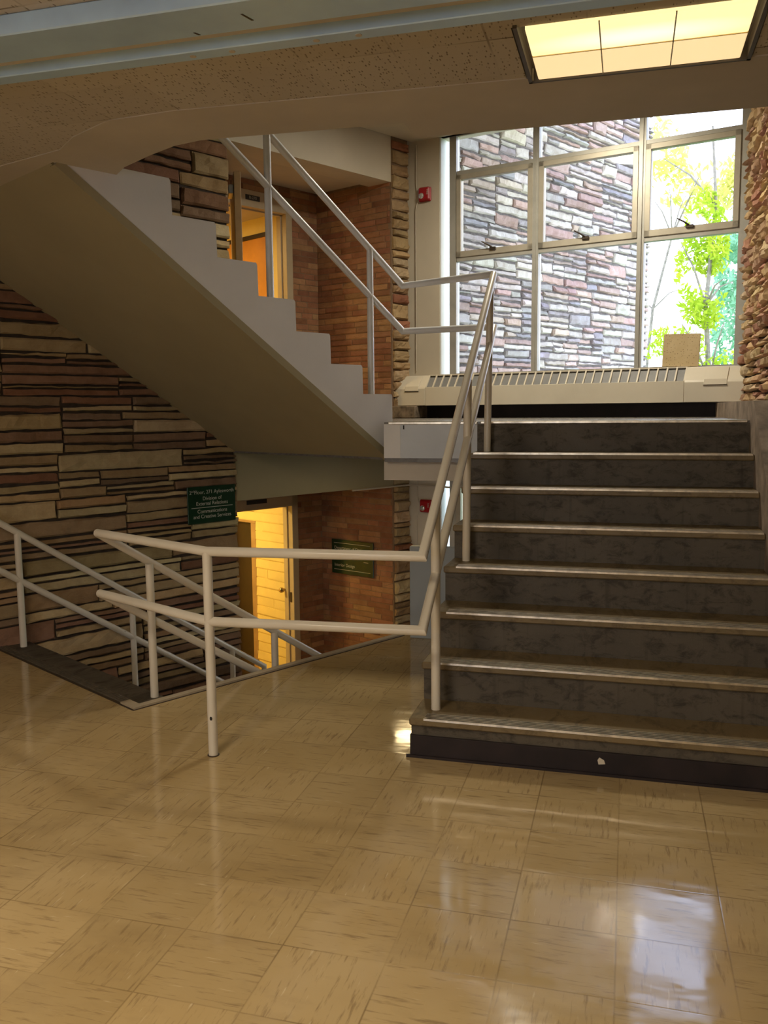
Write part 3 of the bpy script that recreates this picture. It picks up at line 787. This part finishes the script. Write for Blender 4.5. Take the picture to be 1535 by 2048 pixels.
# descending flight, inner side (joins the guard at its corner)
d_ = rail_thing('cream pipe handrail going down beside the stairwell curb, from the guardrail corner', tuple(B(-0.1, 0.18, 0)))
od = d_.location.copy()
def DR(y, z0): return B(-0.10, y, z0 - 0.64 * (y + 0.12))
pipe_part(d_, 'top_rail', [cT - od, DR(2.1, 0.915) - od])
pipe_part(d_, 'mid_rail', [cM - od, DR(2.1, 0.606) - od])
for (y_, zb) in ((0.18, 0.0), (1.0, -0.70), (1.83, -1.22)):
    pipe_part(d_, 'post', [B(-0.10, y_, zb) - od, DR(y_, 0.915) - od])
# descending flight, stone wall side
w_ = rail_thing('cream pipe handrail going down along the left stone wall', tuple(B(-1.63, 0.14, 0)))
ow = w_.location.copy()
def WR(y, z0): return B(-1.63, y, z0 - 0.672 * y)
pipe_part(w_, 'top_rail', [WR(-0.6, 0.845) - ow, WR(2.09, 0.845) - ow, WR(2.09, 0.845) + Vector((0, 0, -0.25)) - ow])
pipe_part(w_, 'mid_rail', [WR(-0.6, 0.53) - ow, WR(2.0, 0.53) - ow])
for (y_, zb) in ((0.135, 0.0), (0.925, -0.525), (1.78, -1.05)):
    pipe_part(w_, 'post', [B(-1.63, y_, zb) - ow, WR(y_, 0.845) - ow])

# ------------------------------------------------------------------ window wall
def window_wall(dz, name, lab):
    # pier, jambs, spandrels (local FW)
    b = MB(); b.box(-0.05, 0.0, 1.44 + dz - 0.3, 0.315, 0.28, 4.25 + dz); b.box(0.315, 0.0, 1.44 + dz - 0.3, 3.05, 0.16, 1.79 + dz); b.box(0.315, 0.0, 3.97 + dz, 3.05, 0.16, 4.25 + dz)
    o = b.build(name, M['plaster'], matrix=FW); struct(o, lab, 'wall'); return o
window_wall(0, 'wall_window', 'cream painted wall around the upper window')
window_wall(-2.8, 'wall_window_lower', 'cream painted wall around the lower window')
b = MB(); b.box(0.31, 0.02, 1.46, 2.93, 0.05, 1.56)
b = MB(); b.box(0.10, -0.012, UP, 2.9, 0.0, 1.57); o = b.build('baseboard_landing', M['base'], matrix=FW); struct(o, 'dark base under the radiator', 'baseboard')
b = MB(); b.box(-0.10, -0.25, UP, 0.19, -0.0, 1.552, 0.006); o = b.build('trim_11', M['plaster_tan'] if False else plain('old_stone_base', (0.26, 0.20, 0.14), 0.8, var=0.3, scale=14), matrix=FW); struct(o, 'old stone block under the left end of the radiator', 'block')

def window(dz, name, label):
    root = empty(name, FW @ T(0, 0.06, 1.82 + dz)); struct(root, label, 'window')
    zt = 3.99 - 1.82
    b = MB(); b.box(0.315, -0.055, -0.02, 0.33, 0.22, zt, 0.002); b.build('jamb', M['jamb'], root)
    cols = [0.445, 1.235, 2.145, 2.925]; w = 0.028
    z1, z2, z3 = 2.885 - 1.82, 3.64 - 1.82, zt
    b = MB()
    b.box(0.40, -0.02, -0.03, 0.44 + w, 0.05, zt)
    b.box(2.925 - w, -0.02, -0.03, 2.99, 0.05, zt)
    for c in cols[1:3]: b.box(c - w, -0.025, -0.02, c + w, 0.05, zt); b.box(c - 0.008, -0.035, -0.02, c + 0.008, -0.02, zt)
    for k in range(3):
        a, c = cols[k] + w, cols[k + 1] - w
        b.box(a, -0.02, z1 - 0.022, c, 0.045, z1 + 0.012); b.box(a, -0.02, z2 - 0.015, c, 0.045, z2 + 0.02)
    b.box(0.42, -0.03, -0.045, 2.96, 0.05, 0.03)
    b.build('window_frame', M['frame'], root)
    for k in range(3):
        a, c = cols[k] + w, cols[k + 1] - w
        for (q0, q1) in ((0.03, z1 - 0.022), (z2 + 0.02, zt)):
            g_ = MB(); g_.box(a - 0.003, 0.012, q0 - 0.003, c + 0.003, 0.017, q1 + 0.003); g_.build('pane', M['glass'], root)
        s_ = MB(); f0, f1 = z1 + 0.012, z2 - 0.015; t_ = 0.045
        s_.box(a, -0.032, f0, a + t_, 0.03, f1, 0.003); s_.box(c - t_, -0.032, f0, c, 0.03, f1, 0.003)
        s_.box(a, -0.032, f0, c, 0.03, f0 + t_ + 0.008, 0.003); s_.box(a, -0.032, f1 - t_, c, 0.03, f1, 0.003)
        sh = s_.build('sash', M['sash'], root)
        g_ = MB(); g_.box(a + t_ - 0.003, 0.0, f0 + t_, c - t_ + 0.003, 0.005, f1 - t_ + 0.003); g_.build('pane', M['glass'], sh)
        l_ = MB(); mx_ = (a + c) / 2 + 0.0
        l_.box(mx_ - 0.03, -0.05, f0 + t_ - 0.012, mx_ + 0.03, -0.030, f0 + t_ + 0.014, 0.003)
        l_.tube([(mx_ - 0.005, -0.045, f0 + t_ + 0.01), (mx_ - 0.04, -0.075, f0 + t_ + 0.035), (mx_ - 0.085, -0.095, f0 + t_ + 0.06)], [0.008, 0.007, 0.005], 8)
        l_.build('latch', M['latch'], sh)
    return root
window(0, 'window_1', 'large metal window of nine panes above the upper landing')
window(-2.8, 'window_2', 'matching window of the lower landing, glimpsed through the rails')

# radiator ------------------------------------------------------------------
rd = empty('radiator', FW @ T(0, 0, 1.555)); tag(rd, 'long cream baseboard radiator with a slotted top under the window', 'radiator')
prof_out = [(-0.21, 0.0), (-0.005, 0.0), (-0.005, 0.285), (-0.10, 0.28), (-0.195, 0.168), (-0.21, 0.155)]
x0, xa, xb, x1 = -0.06, 0.27, 2.575, 3.02
for (p, q) in ((x0, xa - 0.002), (xb + 0.002, x1)):
    b = MB(); b.prism([(-0.205, 0.0), (-0.005, 0.0), (-0.005, 0.283), (-0.105, 0.278), (-0.195, 0.172), (-0.205, 0.155)], 'x', p, q)
    b.build('end_cap', M['radiator'], rd, bevel=0.004)
b = MB(); b.box(xa, -0.202, 0.0, xb, -0.19, 0.168, 0.002); b.box(xa, -0.012, 0.255, xb, -0.005, 0.285); b.box(xa, -0.105, 0.272, xb, -0.008, 0.284)
b.build('front_panel', M['radiator'], rd)
b = MB(); n_ = 31
for k in range(n_ + 1):
    xx = xa + (xb - xa) * k / n_
    b.prism([(-0.197, 0.160), (-0.192, 0.174), (-0.105, 0.281), (-0.10, 0.272), (-0.185, 0.160)], 'x', xx - 0.006, xx + 0.006)
b.build('grille', M['radiator'], rd)
b = MB(); b.prism([(-0.18, 0.155), (-0.183, 0.160), (-0.11, 0.258), (-0.10, 0.25)], 'x', xa, xb); b.build('damper', M['damper'], rd)
b = MB(); b.box(xa, -0.188, 0.0, xb, -0.01, 0.012); b.box(xa, -0.02, 0, xb, -0.008, 0.26); b.build('back_plate', M['radiator'], rd)
for (p, q) in ((x0 + 0.12, x0 + 0.26), (xb + 0.15, xb + 0.32)):
    b = MB(); b.prism([(-0.212, 0.135), (-0.207, 0.134), (-0.196, 0.174), (-0.118, 0.268), (-0.122, 0.273), (-0.201, 0.178)], 'x', p, q); b.build('access_flap', M['radiator'], rd, bevel=0.002)
    b = MB(); b.box(p - 0.003, -0.210, 0.128, q + 0.003, -0.206, 0.134); b.build('flap_edge', M['latch'], rd)
# square tile board leaning on the glass
MBm = FW @ T(2.505, -0.035, 1.842) @ Matrix.Rotation(R(-5), 4, 'X') @ Matrix.Rotation(R(1.5), 4, 'Y')
b = MB(); b.box(-0.142, -0.008, 0.0, 0.142, 0.008, 0.262, 0.002); o = b.build('ceiling_tile_board', M['board'], matrix=MBm)
tag(o, 'square perforated tan tile board leaning against the right-hand pane on the radiator', 'board')

# fire alarms ---------------------------------------------------------------
def text_mesh(txt, size, mat, parent, matrix, name='lettering', align='CENTER', extrude=0.0004):
    cu = bpy.data.curves.new(name, 'FONT'); cu.body = txt; cu.size = size; cu.align_x = align; cu.align_y = 'CENTER'; cu.extrude = extrude
    to = bpy.data.objects.new('tmp', cu); COL.objects.link(to)
    dg = bpy.context.evaluated_depsgraph_get(); me = bpy.data.meshes.new_from_object(to.evaluated_get(dg))
    bpy.data.objects.remove(to); me.materials.clear(); me.materials.append(mat)
    o = bpy.data.objects.new(name, me); COL.objects.link(o); o.parent = parent; o.matrix_local = matrix; return o
RX = Matrix.Rotation(PI / 2, 4, 'X')     # text upright facing -Y
def alarm(x, z, label, clabel, up_len, dn_len):
    t = empty('fire_alarm', FW @ T(x, 0, z)); tag(t, label, 'fire alarm', None)
    b = MB(); b.box(-0.062, -0.022, -0.062, 0.062, 0.0, 0.062, 0.006); b.build('back_box', M['red'], t)
    b = MB(); b.box(-0.055, -0.052, -0.058, 0.062, -0.02, 0.060, 0.012); b.build('housing', M['red'], t)
    b = MB(); b.tube([(-0.018, -0.050, -0.018), (-0.018, -0.056, -0.018)], 0.026, 18); b.build('strobe_lens_ring', M['steel'], t)
    b = MB(); b.sphere((-0.018, -0.054, -0.018), 0.025, (1, 0.5, 1)); b.build('strobe_lens', M['lens'], t, smooth=True)
    text_mesh('FIRE', 0.026, M['letter'], t, T(0.042, -0.0528, 0.012) @ RX @ Matrix.Rotation(-PI / 2, 4, 'Z'))
    c = empty('conduit', FW @ T(x, 0, z)); tag(c, clabel, 'conduit')
    pts = [(-0.09, -0.012, up_len), (-0.093, -0.012, 0.12)]
    for k in range(1, 7):
        a_ = PI / 2 * k / 6; pts.append((-0.093 + 0.06 * (1 - math.cos(a_)) * 0.6, -0.012, 0.12 - 0.11 * math.sin(a_)))
    pts = [(p[0], p[1], p[2]) for p in pts]
    b = MB(); b.tube(pts, 0.005, 8); b.build('upper_run', M['conduit'], c, smooth=True)
    pts = []
    for k in range(7):
        a_ = PI / 2 * k / 6; pts.append((-0.055 - 0.045 * math.sin(a_), -0.012, -0.04 - 0.12 * (1 - math.cos(a_))))
    pts.append((-0.10, -0.012, -dn_len))
    b = MB(); b.tube(pts, 0.005, 8); b.build('lower_run', M['conduit'], c, smooth=True)
alarm(0.175, 3.485, 'red fire alarm strobe on the cream wall left of the upper window', 'thin painted conduit bending into the upper fire alarm', 0.45, 1.6)
alarm(0.175, 0.60, 'red fire alarm strobe low behind the rails, under the landing', 'thin painted conduit bending into the lower fire alarm', 0.45, 1.2)

# ------------------------------------------------------------------ signs
def sign(mat, w, h, label, lines, rules, arrow=False):
    t = empty('sign', mat); tag(t, label, 'sign')
    b = MB(); b.box(-w / 2, -0.012, -h / 2, w / 2, 0.0, h / 2, 0.003); b.build('board', M['sign'], t)
    for (s, x, z, sz, al_) in lines: text_mesh(s, sz, M['letter'], t, T(x, -0.0128, z) @ RX, align=al_)
    for (xa_, xb_, z) in rules:
        r_ = MB(); r_.box(xa_, -0.0135, z - 0.0022, xb_, -0.012, z + 0.0022); r_.build('rule', M['letter'], t)
    return t
# on the left wall: local x = FB Y
ms = MW @ T(1.685, -0.036, 0.805)
s1_ = sign(ms, 0.44, 0.285, 'green sign reading Division of External Relations on the left stone wall',
     [('Floor, 271 Aylesworth', 0.022, 0.098, 0.040, 'CENTER'), ('2', -0.195, 0.098, 0.040, 'CENTER'), ('nd', -0.175, 0.108, 0.022, 'CENTER'),
      ('Division of', 0.0, 0.048, 0.040, 'CENTER'), ('External Relations', 0.0, 0.010, 0.040, 'CENTER'),
      ('Communications', 0.0, -0.050, 0.040, 'CENTER'), ('and Creative Services', 0.0, -0.090, 0.040, 'CENTER')],
     [(-0.19, 0.19, -0.020)])
ms2 = MS @ T(0.425, -0.014, 0.062)
sign(ms2, 0.545, 0.345, 'green sign reading Department of Design on the lower brick wall',
     [('Department of Design', -0.235, 0.088, 0.044, 'LEFT'), ('and Merchandising', -0.235, 0.03, 0.044, 'LEFT'), ('Interior Design', -0.235, -0.085, 0.044, 'LEFT')],
     [(-0.24, 0.235, 0.138), (-0.24, 0.235, -0.130), (0.15, 0.21, -0.03)])

# ------------------------------------------------------------------ doors (recess)
def door_frame(z0, ztop, zout, name, label):
    root = empty(name, FB @ T(-2.68, 2.80, z0) @ Matrix.Rotation(PI / 2, 4, 'Z')); struct(root, label, 'door')
    H, HO = ztop - z0, zout - z0; xl, xr = -0.42, 0.475
    b = MB()
    b.box(xr, -0.02, 0, xr + 0.075, 0.13, HO, 0.004); b.box(xl - 0.075, -0.02, 0, xl, 0.13, HO, 0.004); b.box(xl - 0.075, -0.02, H, xr + 0.075, 0.13, HO, 0.004)
    b.box(xr - 0.014, 0.05, 0, xr, 0.09, H); b.box(xl, 0.05, 0, xl + 0.014, 0.09, H); b.box(xl, 0.05, H - 0.014, xr, 0.09, H)
    b.build('door_frame', M['doorframe'], root)
    b = MB(); b.box(xr - 0.004, 0.01, 1.0, xr + 0.001, 0.04, 1.10); b.build('strike_plate', M['latch'], root)
    return root
d1 = door_frame(UP, 3.37, 3.52, 'door_1', 'upper doorway with a cream frame and an open brown door')
# number plate
b = MB(); b.box(0.005, -0.027, 1.99, 0.165, -0.020, 2.035, 0.001); pl_ = b.build('number_plate', M['plate'], d1)
text_mesh('B-270', 0.036, M['letter'], pl_, T(0.085, -0.0275, 2.012) @ RX)
# open leaf, hinged at the left jamb, swung into the recess
p_a, p_b = B(-1.88, 2.14, 0), B(-2.50, 2.55, 0)
dv = (p_b - p_a); La = dv.length
d5 = empty('door_5', T(p_a.x, p_a.y, UP) @ Matrix.Rotation(math.atan2(dv.y, dv.x), 4, 'Z')); struct(d5, 'brown wooden door leaf standing open edge-on in the upper recess', 'door')
b = MB(); b.box(0.0, -0.0275, 0.01, La, 0.0275, 1.965, 0.003); b.build('door_leaf', M['wood'], d5)
b = MB(); b.box(0.02, 0.028, 1.80, 0.22, 0.07, 1.87, 0.006); b.build('door_closer', M['steel'], d5)
d2 = door_frame(LO, 0.59, 0.70, 'door_2', 'lower doorway with a cream frame opening on a bright yellow room')
b = MB(); b.box(-0.075, -0.027, 2.025, 0.16, -0.020, 2.065, 0.001); b.build('number_plate', M['plate'], d2)

# rooms behind the doors (local frame of the door wall: x along, +y into the room)
MD2 = FB @ T(-2.68, 0, 0) @ Matrix.Rotation(PI / 2, 4, 'Z')
def room(z0, z1, mat, nm, depth, open_top):
    b = MB()
    b.box(1.2, depth, z0, 3.5, depth + 0.1, z1); b.box(1.1, 0.13, z0, 1.2, depth + 0.1, z1)
    b.box(1.1, 0.12, z0, 2.33, 0.14, z1); b.box(3.33, 0.12, z0, 3.5, 0.14, z1)
    b.box(3.312, 0.13, z0, 3.42, 0.30, z1); b.box(3.312, 1.07, z0, 3.42, depth, z1); b.box(3.312, 0.30, open_top, 3.42, 1.07, z1)
    o = b.build(nm, mat, matrix=MD2); struct(o); return o
room(LO, 1.0, M['yellow'], 'wall_room_lower', 1.55, 0.38)
bk_ = [r for r in bricks(-4.2, LO, -2.81, 1.0, 61, 0.098, 4.0)]
bk2 = []
for (a_0, z_0, a_1, z_1) in bk_:
    if z_0 < 0.38:
        if a_1 > -3.30: bk2.append((max(a_0, -3.30), z_0, a_1, z_1))
        if a_0 < -3.75: bk2.append((a_0, z_0, min(a_1, -3.75), z_1))
    else: bk2.append((a_0, z_0, a_1, z_1))
o = masonry('wall_block', bk2, M['yellow'], M['yellow'], BRICK, 62, 0.012, 0.003, 0.001, 0.2, 0.01, backs=[(-3.30, LO, -2.81, 1.0)], matrix=FB @ T(0, 3.30, 0), square=True)
struct(o, 'yellow-lit painted block wall inside the lower doorway', 'wall')
b = MB(); b.box(1.1, 0.1, 1.0, 3.5, 1.7, 1.1); o = b.build('ceiling_room_lower', M['plaster'], matrix=MD2); struct(o)
b = MB(); b.box(1.1, 0.1, LO - 0.1, 3.5, 1.7, LO + 0.001); o = b.build('floor_room_lower', M['floor'], matrix=MD2); struct(o)
room(UP, 3.41, M['yellow'], 'wall_room_upper', 2.2, 3.24)
b = MB(); b.box(1.1, 0.1, 3.41, 3.5, 2.3, 3.5); o = b.build('ceiling_room_upper', M['plaster_tan'], matrix=MD2); struct(o)
b = MB(); b.box(1.1, 0.1, UP - 0.1, 3.5, 2.3, UP + 0.001); o = b.build('floor_room_upper', M['floor'], matrix=MD2); struct(o)

M['leaf_dark'] = M['wood_dark']
# things in the rooms
def room_lamp(x, y, z, e, col):
    t = empty('ceiling_light', MD2 @ T(x, y, z)); tag(t, 'ceiling light inside the %s room' % ('upper' if z > 2 else 'lower'), 'ceiling light')
    b = MB(); b.tube([(0, 0, 0), (0, 0, -0.03)], 0.13, 20); b.build('housing', M['trough'], t)
    l = bpy.data.lights.new('lamp', 'AREA'); l.shape = 'DISK'; l.size = 0.22; l.energy = e; l.color = col
    lo = bpy.data.objects.new('lamp', l); COL.objects.link(lo); lo.parent = t; lo.location = (0, 0, -0.04)
room_lamp(2.2, 0.75, 1.0, LAMP_ROOM_LOW, (1.0, 0.72, 0.26))
room_lamp(2.2, 0.9, 3.41, LAMP_ROOM_UP, (1.0, 0.70, 0.30))
# orange door in the side wall of the upper room
dr = empty('door_3', MD2 @ T(3.305, 0.685, UP)); struct(dr, 'orange wooden door inside the upper doorway', 'door')
b = MB(); b.box(0.01, -0.385, 0.0, 0.05, 0.385, 1.80, 0.003); b.build('door_leaf', M['orange'], dr)
b = MB(); b.box(-0.006, -0.40, 1.78, 0.02, 0.40, 1.82, 0.003); b.build('door_frame', M['wood_dark'], dr)
# dark doorway in the side wall of the lower room
dl = empty('door_4', MD2 @ T(3.305, 0.84, LO)); struct(dl, 'dark inner doorway inside the yellow lower room', 'door')
b = MB(); b.box(0.06, -0.22, 0.0, 0.10, 0.23, 1.76); b.build('door_leaf', M['wood_dark'], dl)
b = MB(); b.box(-0.012, -0.235, 0, 0.06, -0.155, 1.74, 0.003); b.box(-0.012, 0.22, 0, 0.06, 0.25, 1.74, 0.003); b.box(-0.012, -0.235, 1.74, 0.06, 0.25, 1.77, 0.003); b.build('door_frame', M['wood'], dl)
b = MB(); b.box(3.312, 0.30, LO, 3.42, 0.61, 0.38); o = b.build('wall_room_side', M['yellow'], matrix=MD2); struct(o)
kb = empty('door_knob', FB @ T(-2.80, 3.29, -0.265)); tag(kb, 'brass knob at the right edge of the yellow block wall in the lower room', 'knob')
b = MB(); b.tube([(0, 0.0, 0), (0, -0.05, 0)], 0.012, 10); b.build('stem', M['brass'], kb)
b = MB(); b.sphere((0, -0.06, 0), 0.028); b.build('grip', M['brass'], kb, smooth=True)

# landing lamps
def dome(x, y, z, e, label, col=(1.0, 0.90, 0.72), r=0.26):
    t = empty('ceiling_light', T(x, y, z)); tag(t, label, 'ceiling light')
    b = MB(); b.tube([(0, 0, 0), (0, 0, -0.025)], r + 0.02, 32); b.build('housing', M['trough'], t)
    b = MB(); b.tube([(0, 0, -0.02), (0, 0, -0.05)], r, 32); b.build('diffuser', glow('warm_lamp_glass', (1.0, 0.85, 0.6), 1.0), t)
    l = bpy.data.lights.new('lamp', 'AREA'); l.shape = 'DISK'; l.size = 2 * r - 0.02; l.energy = e; l.color = col
    lo = bpy.data.objects.new('lamp', l); COL.objects.link(lo); lo.parent = t; lo.location = (0, 0, -0.055)
dome(0.2, 2.9, 3.97, LAMP_LANDING, 'round ceiling light over the upper landing')
dome(-0.75, 3.1, 1.19, LAMP_LOW, 'round ceiling light over the lower landing', (1.0, 0.74, 0.36), 0.15)

# ------------------------------------------------------------------ outside
b = MB(); b.box(-30, 5.2, -1.75, 60, 80, -1.6); o = b.build('ground_outside', M['grass']); o['kind'] = 'structure'; o['label'] = 'lawn outside the window'; o['category'] = 'ground'
def leaves(n, centre, rad, size, seed, fn=None):
    rng = random.Random(seed); b = MB()
    for _ in range(n):
        while True:
            p = Vector((rng.uniform(-1, 1), rng.uniform(-1, 1), rng.uniform(-1, 1)))
            if p.length < 1 and noise.noise(Vector((p.x * rad[0], p.y * rad[1], p.z * rad[2])) * 1.8 + Vector((seed, 0, 0))) > -0.05: break
        c = Vector(centre) + Vector((p.x * rad[0], p.y * rad[1], p.z * rad[2]))
        u = Vector((rng.uniform(-1, 1), rng.uniform(-1, 1), rng.uniform(-1, 1))).normalized(); w = u.orthogonal().normalized()
        s = size * rng.uniform(0.6, 1.3)
        b.add([c - u * s, c + w * s * 0.45, c + u * s, c - w * s * 0.45], [(0, 1, 2, 3)])
    return b
def tree(x, y, gz, trunk, r0, crowns, mat, label, seed):
    t = empty('tree', T(x, y, gz)); tag(t, label, 'tree', None)
    rng = random.Random(seed)
    b = MB(); n = len(trunk); b.tube(trunk, [r0 * (1 - 0.75 * i / (n - 1)) for i in range(n)], 8)
    for _ in range(7):
        i = rng.randint(max(1, n // 3), n - 2); p = Vector(trunk[i]); q = p + Vector((rng.uniform(-1, 1), rng.uniform(-0.6, 0.6), rng.uniform(0.4, 1.1)))
        mid = (p + q) / 2 + Vector((0, 0, 0.12)); b.tube([p, mid, q], [r0 * 0.35, r0 * 0.22, r0 * 0.1], 6)
    b.build('trunk', M['bark'], t, smooth=True)
    for (c, rad, num, sz) in crowns:
        leaves(num, c, rad, sz, rng.randint(1, 999)).build('foliage', M[mat], t)
tree(2.25, 14.0, -1.6, [(0.05, 0, 0), (0.0, 0, 2), (0.08, 0, 3.6), (-0.02, 0, 5.0), (0.1, 0, 6.8), (0.0, 0, 8.2)], 0.075,
     [((-0.10, 0, 5.7), (0.48, 0.5, 1.45), 1300, 0.075), ((-0.60, 0, 4.25), (0.62, 0.6, 0.40), 380, 0.07), ((0.1, 0.2, 3.9), (0.55, 0.5, 0.5), 330, 0.07)], 'leaf_lime', 'young tree with lime green leaves outside the right-hand panes', 3)
tree(0.9, 19.0, -1.6, [(0.2, 0, 0), (0.3, 0, 3), (0.5, 0, 5.5), (0.9, 0, 7.2), (1.5, 0, 8.6)], 0.055,
     [((0.5, 0, 9.1), (0.7, 0.8, 0.8), 480, 0.11), ((1.7, 0, 8.2), (1.1, 0.8, 0.6), 480, 0.11), ((2.6, 0, 8.4), (0.6, 0.8, 0.9), 480, 0.11)], 'leaf_yellow', 'sparse yellow-leaved tree high behind the right-hand panes', 5)
tree(3.75, 24.0, -1.6, [(0, 0, 0), (0, 0, 3), (0.2, 0, 6), (0.1, 0, 9)], 0.12,
     [((0.1, 0, 6.2), (0.75, 1.2, 2.9), 2200, 0.13)], 'leaf_green', 'hazy pale green tree at the right edge of the window view', 6)
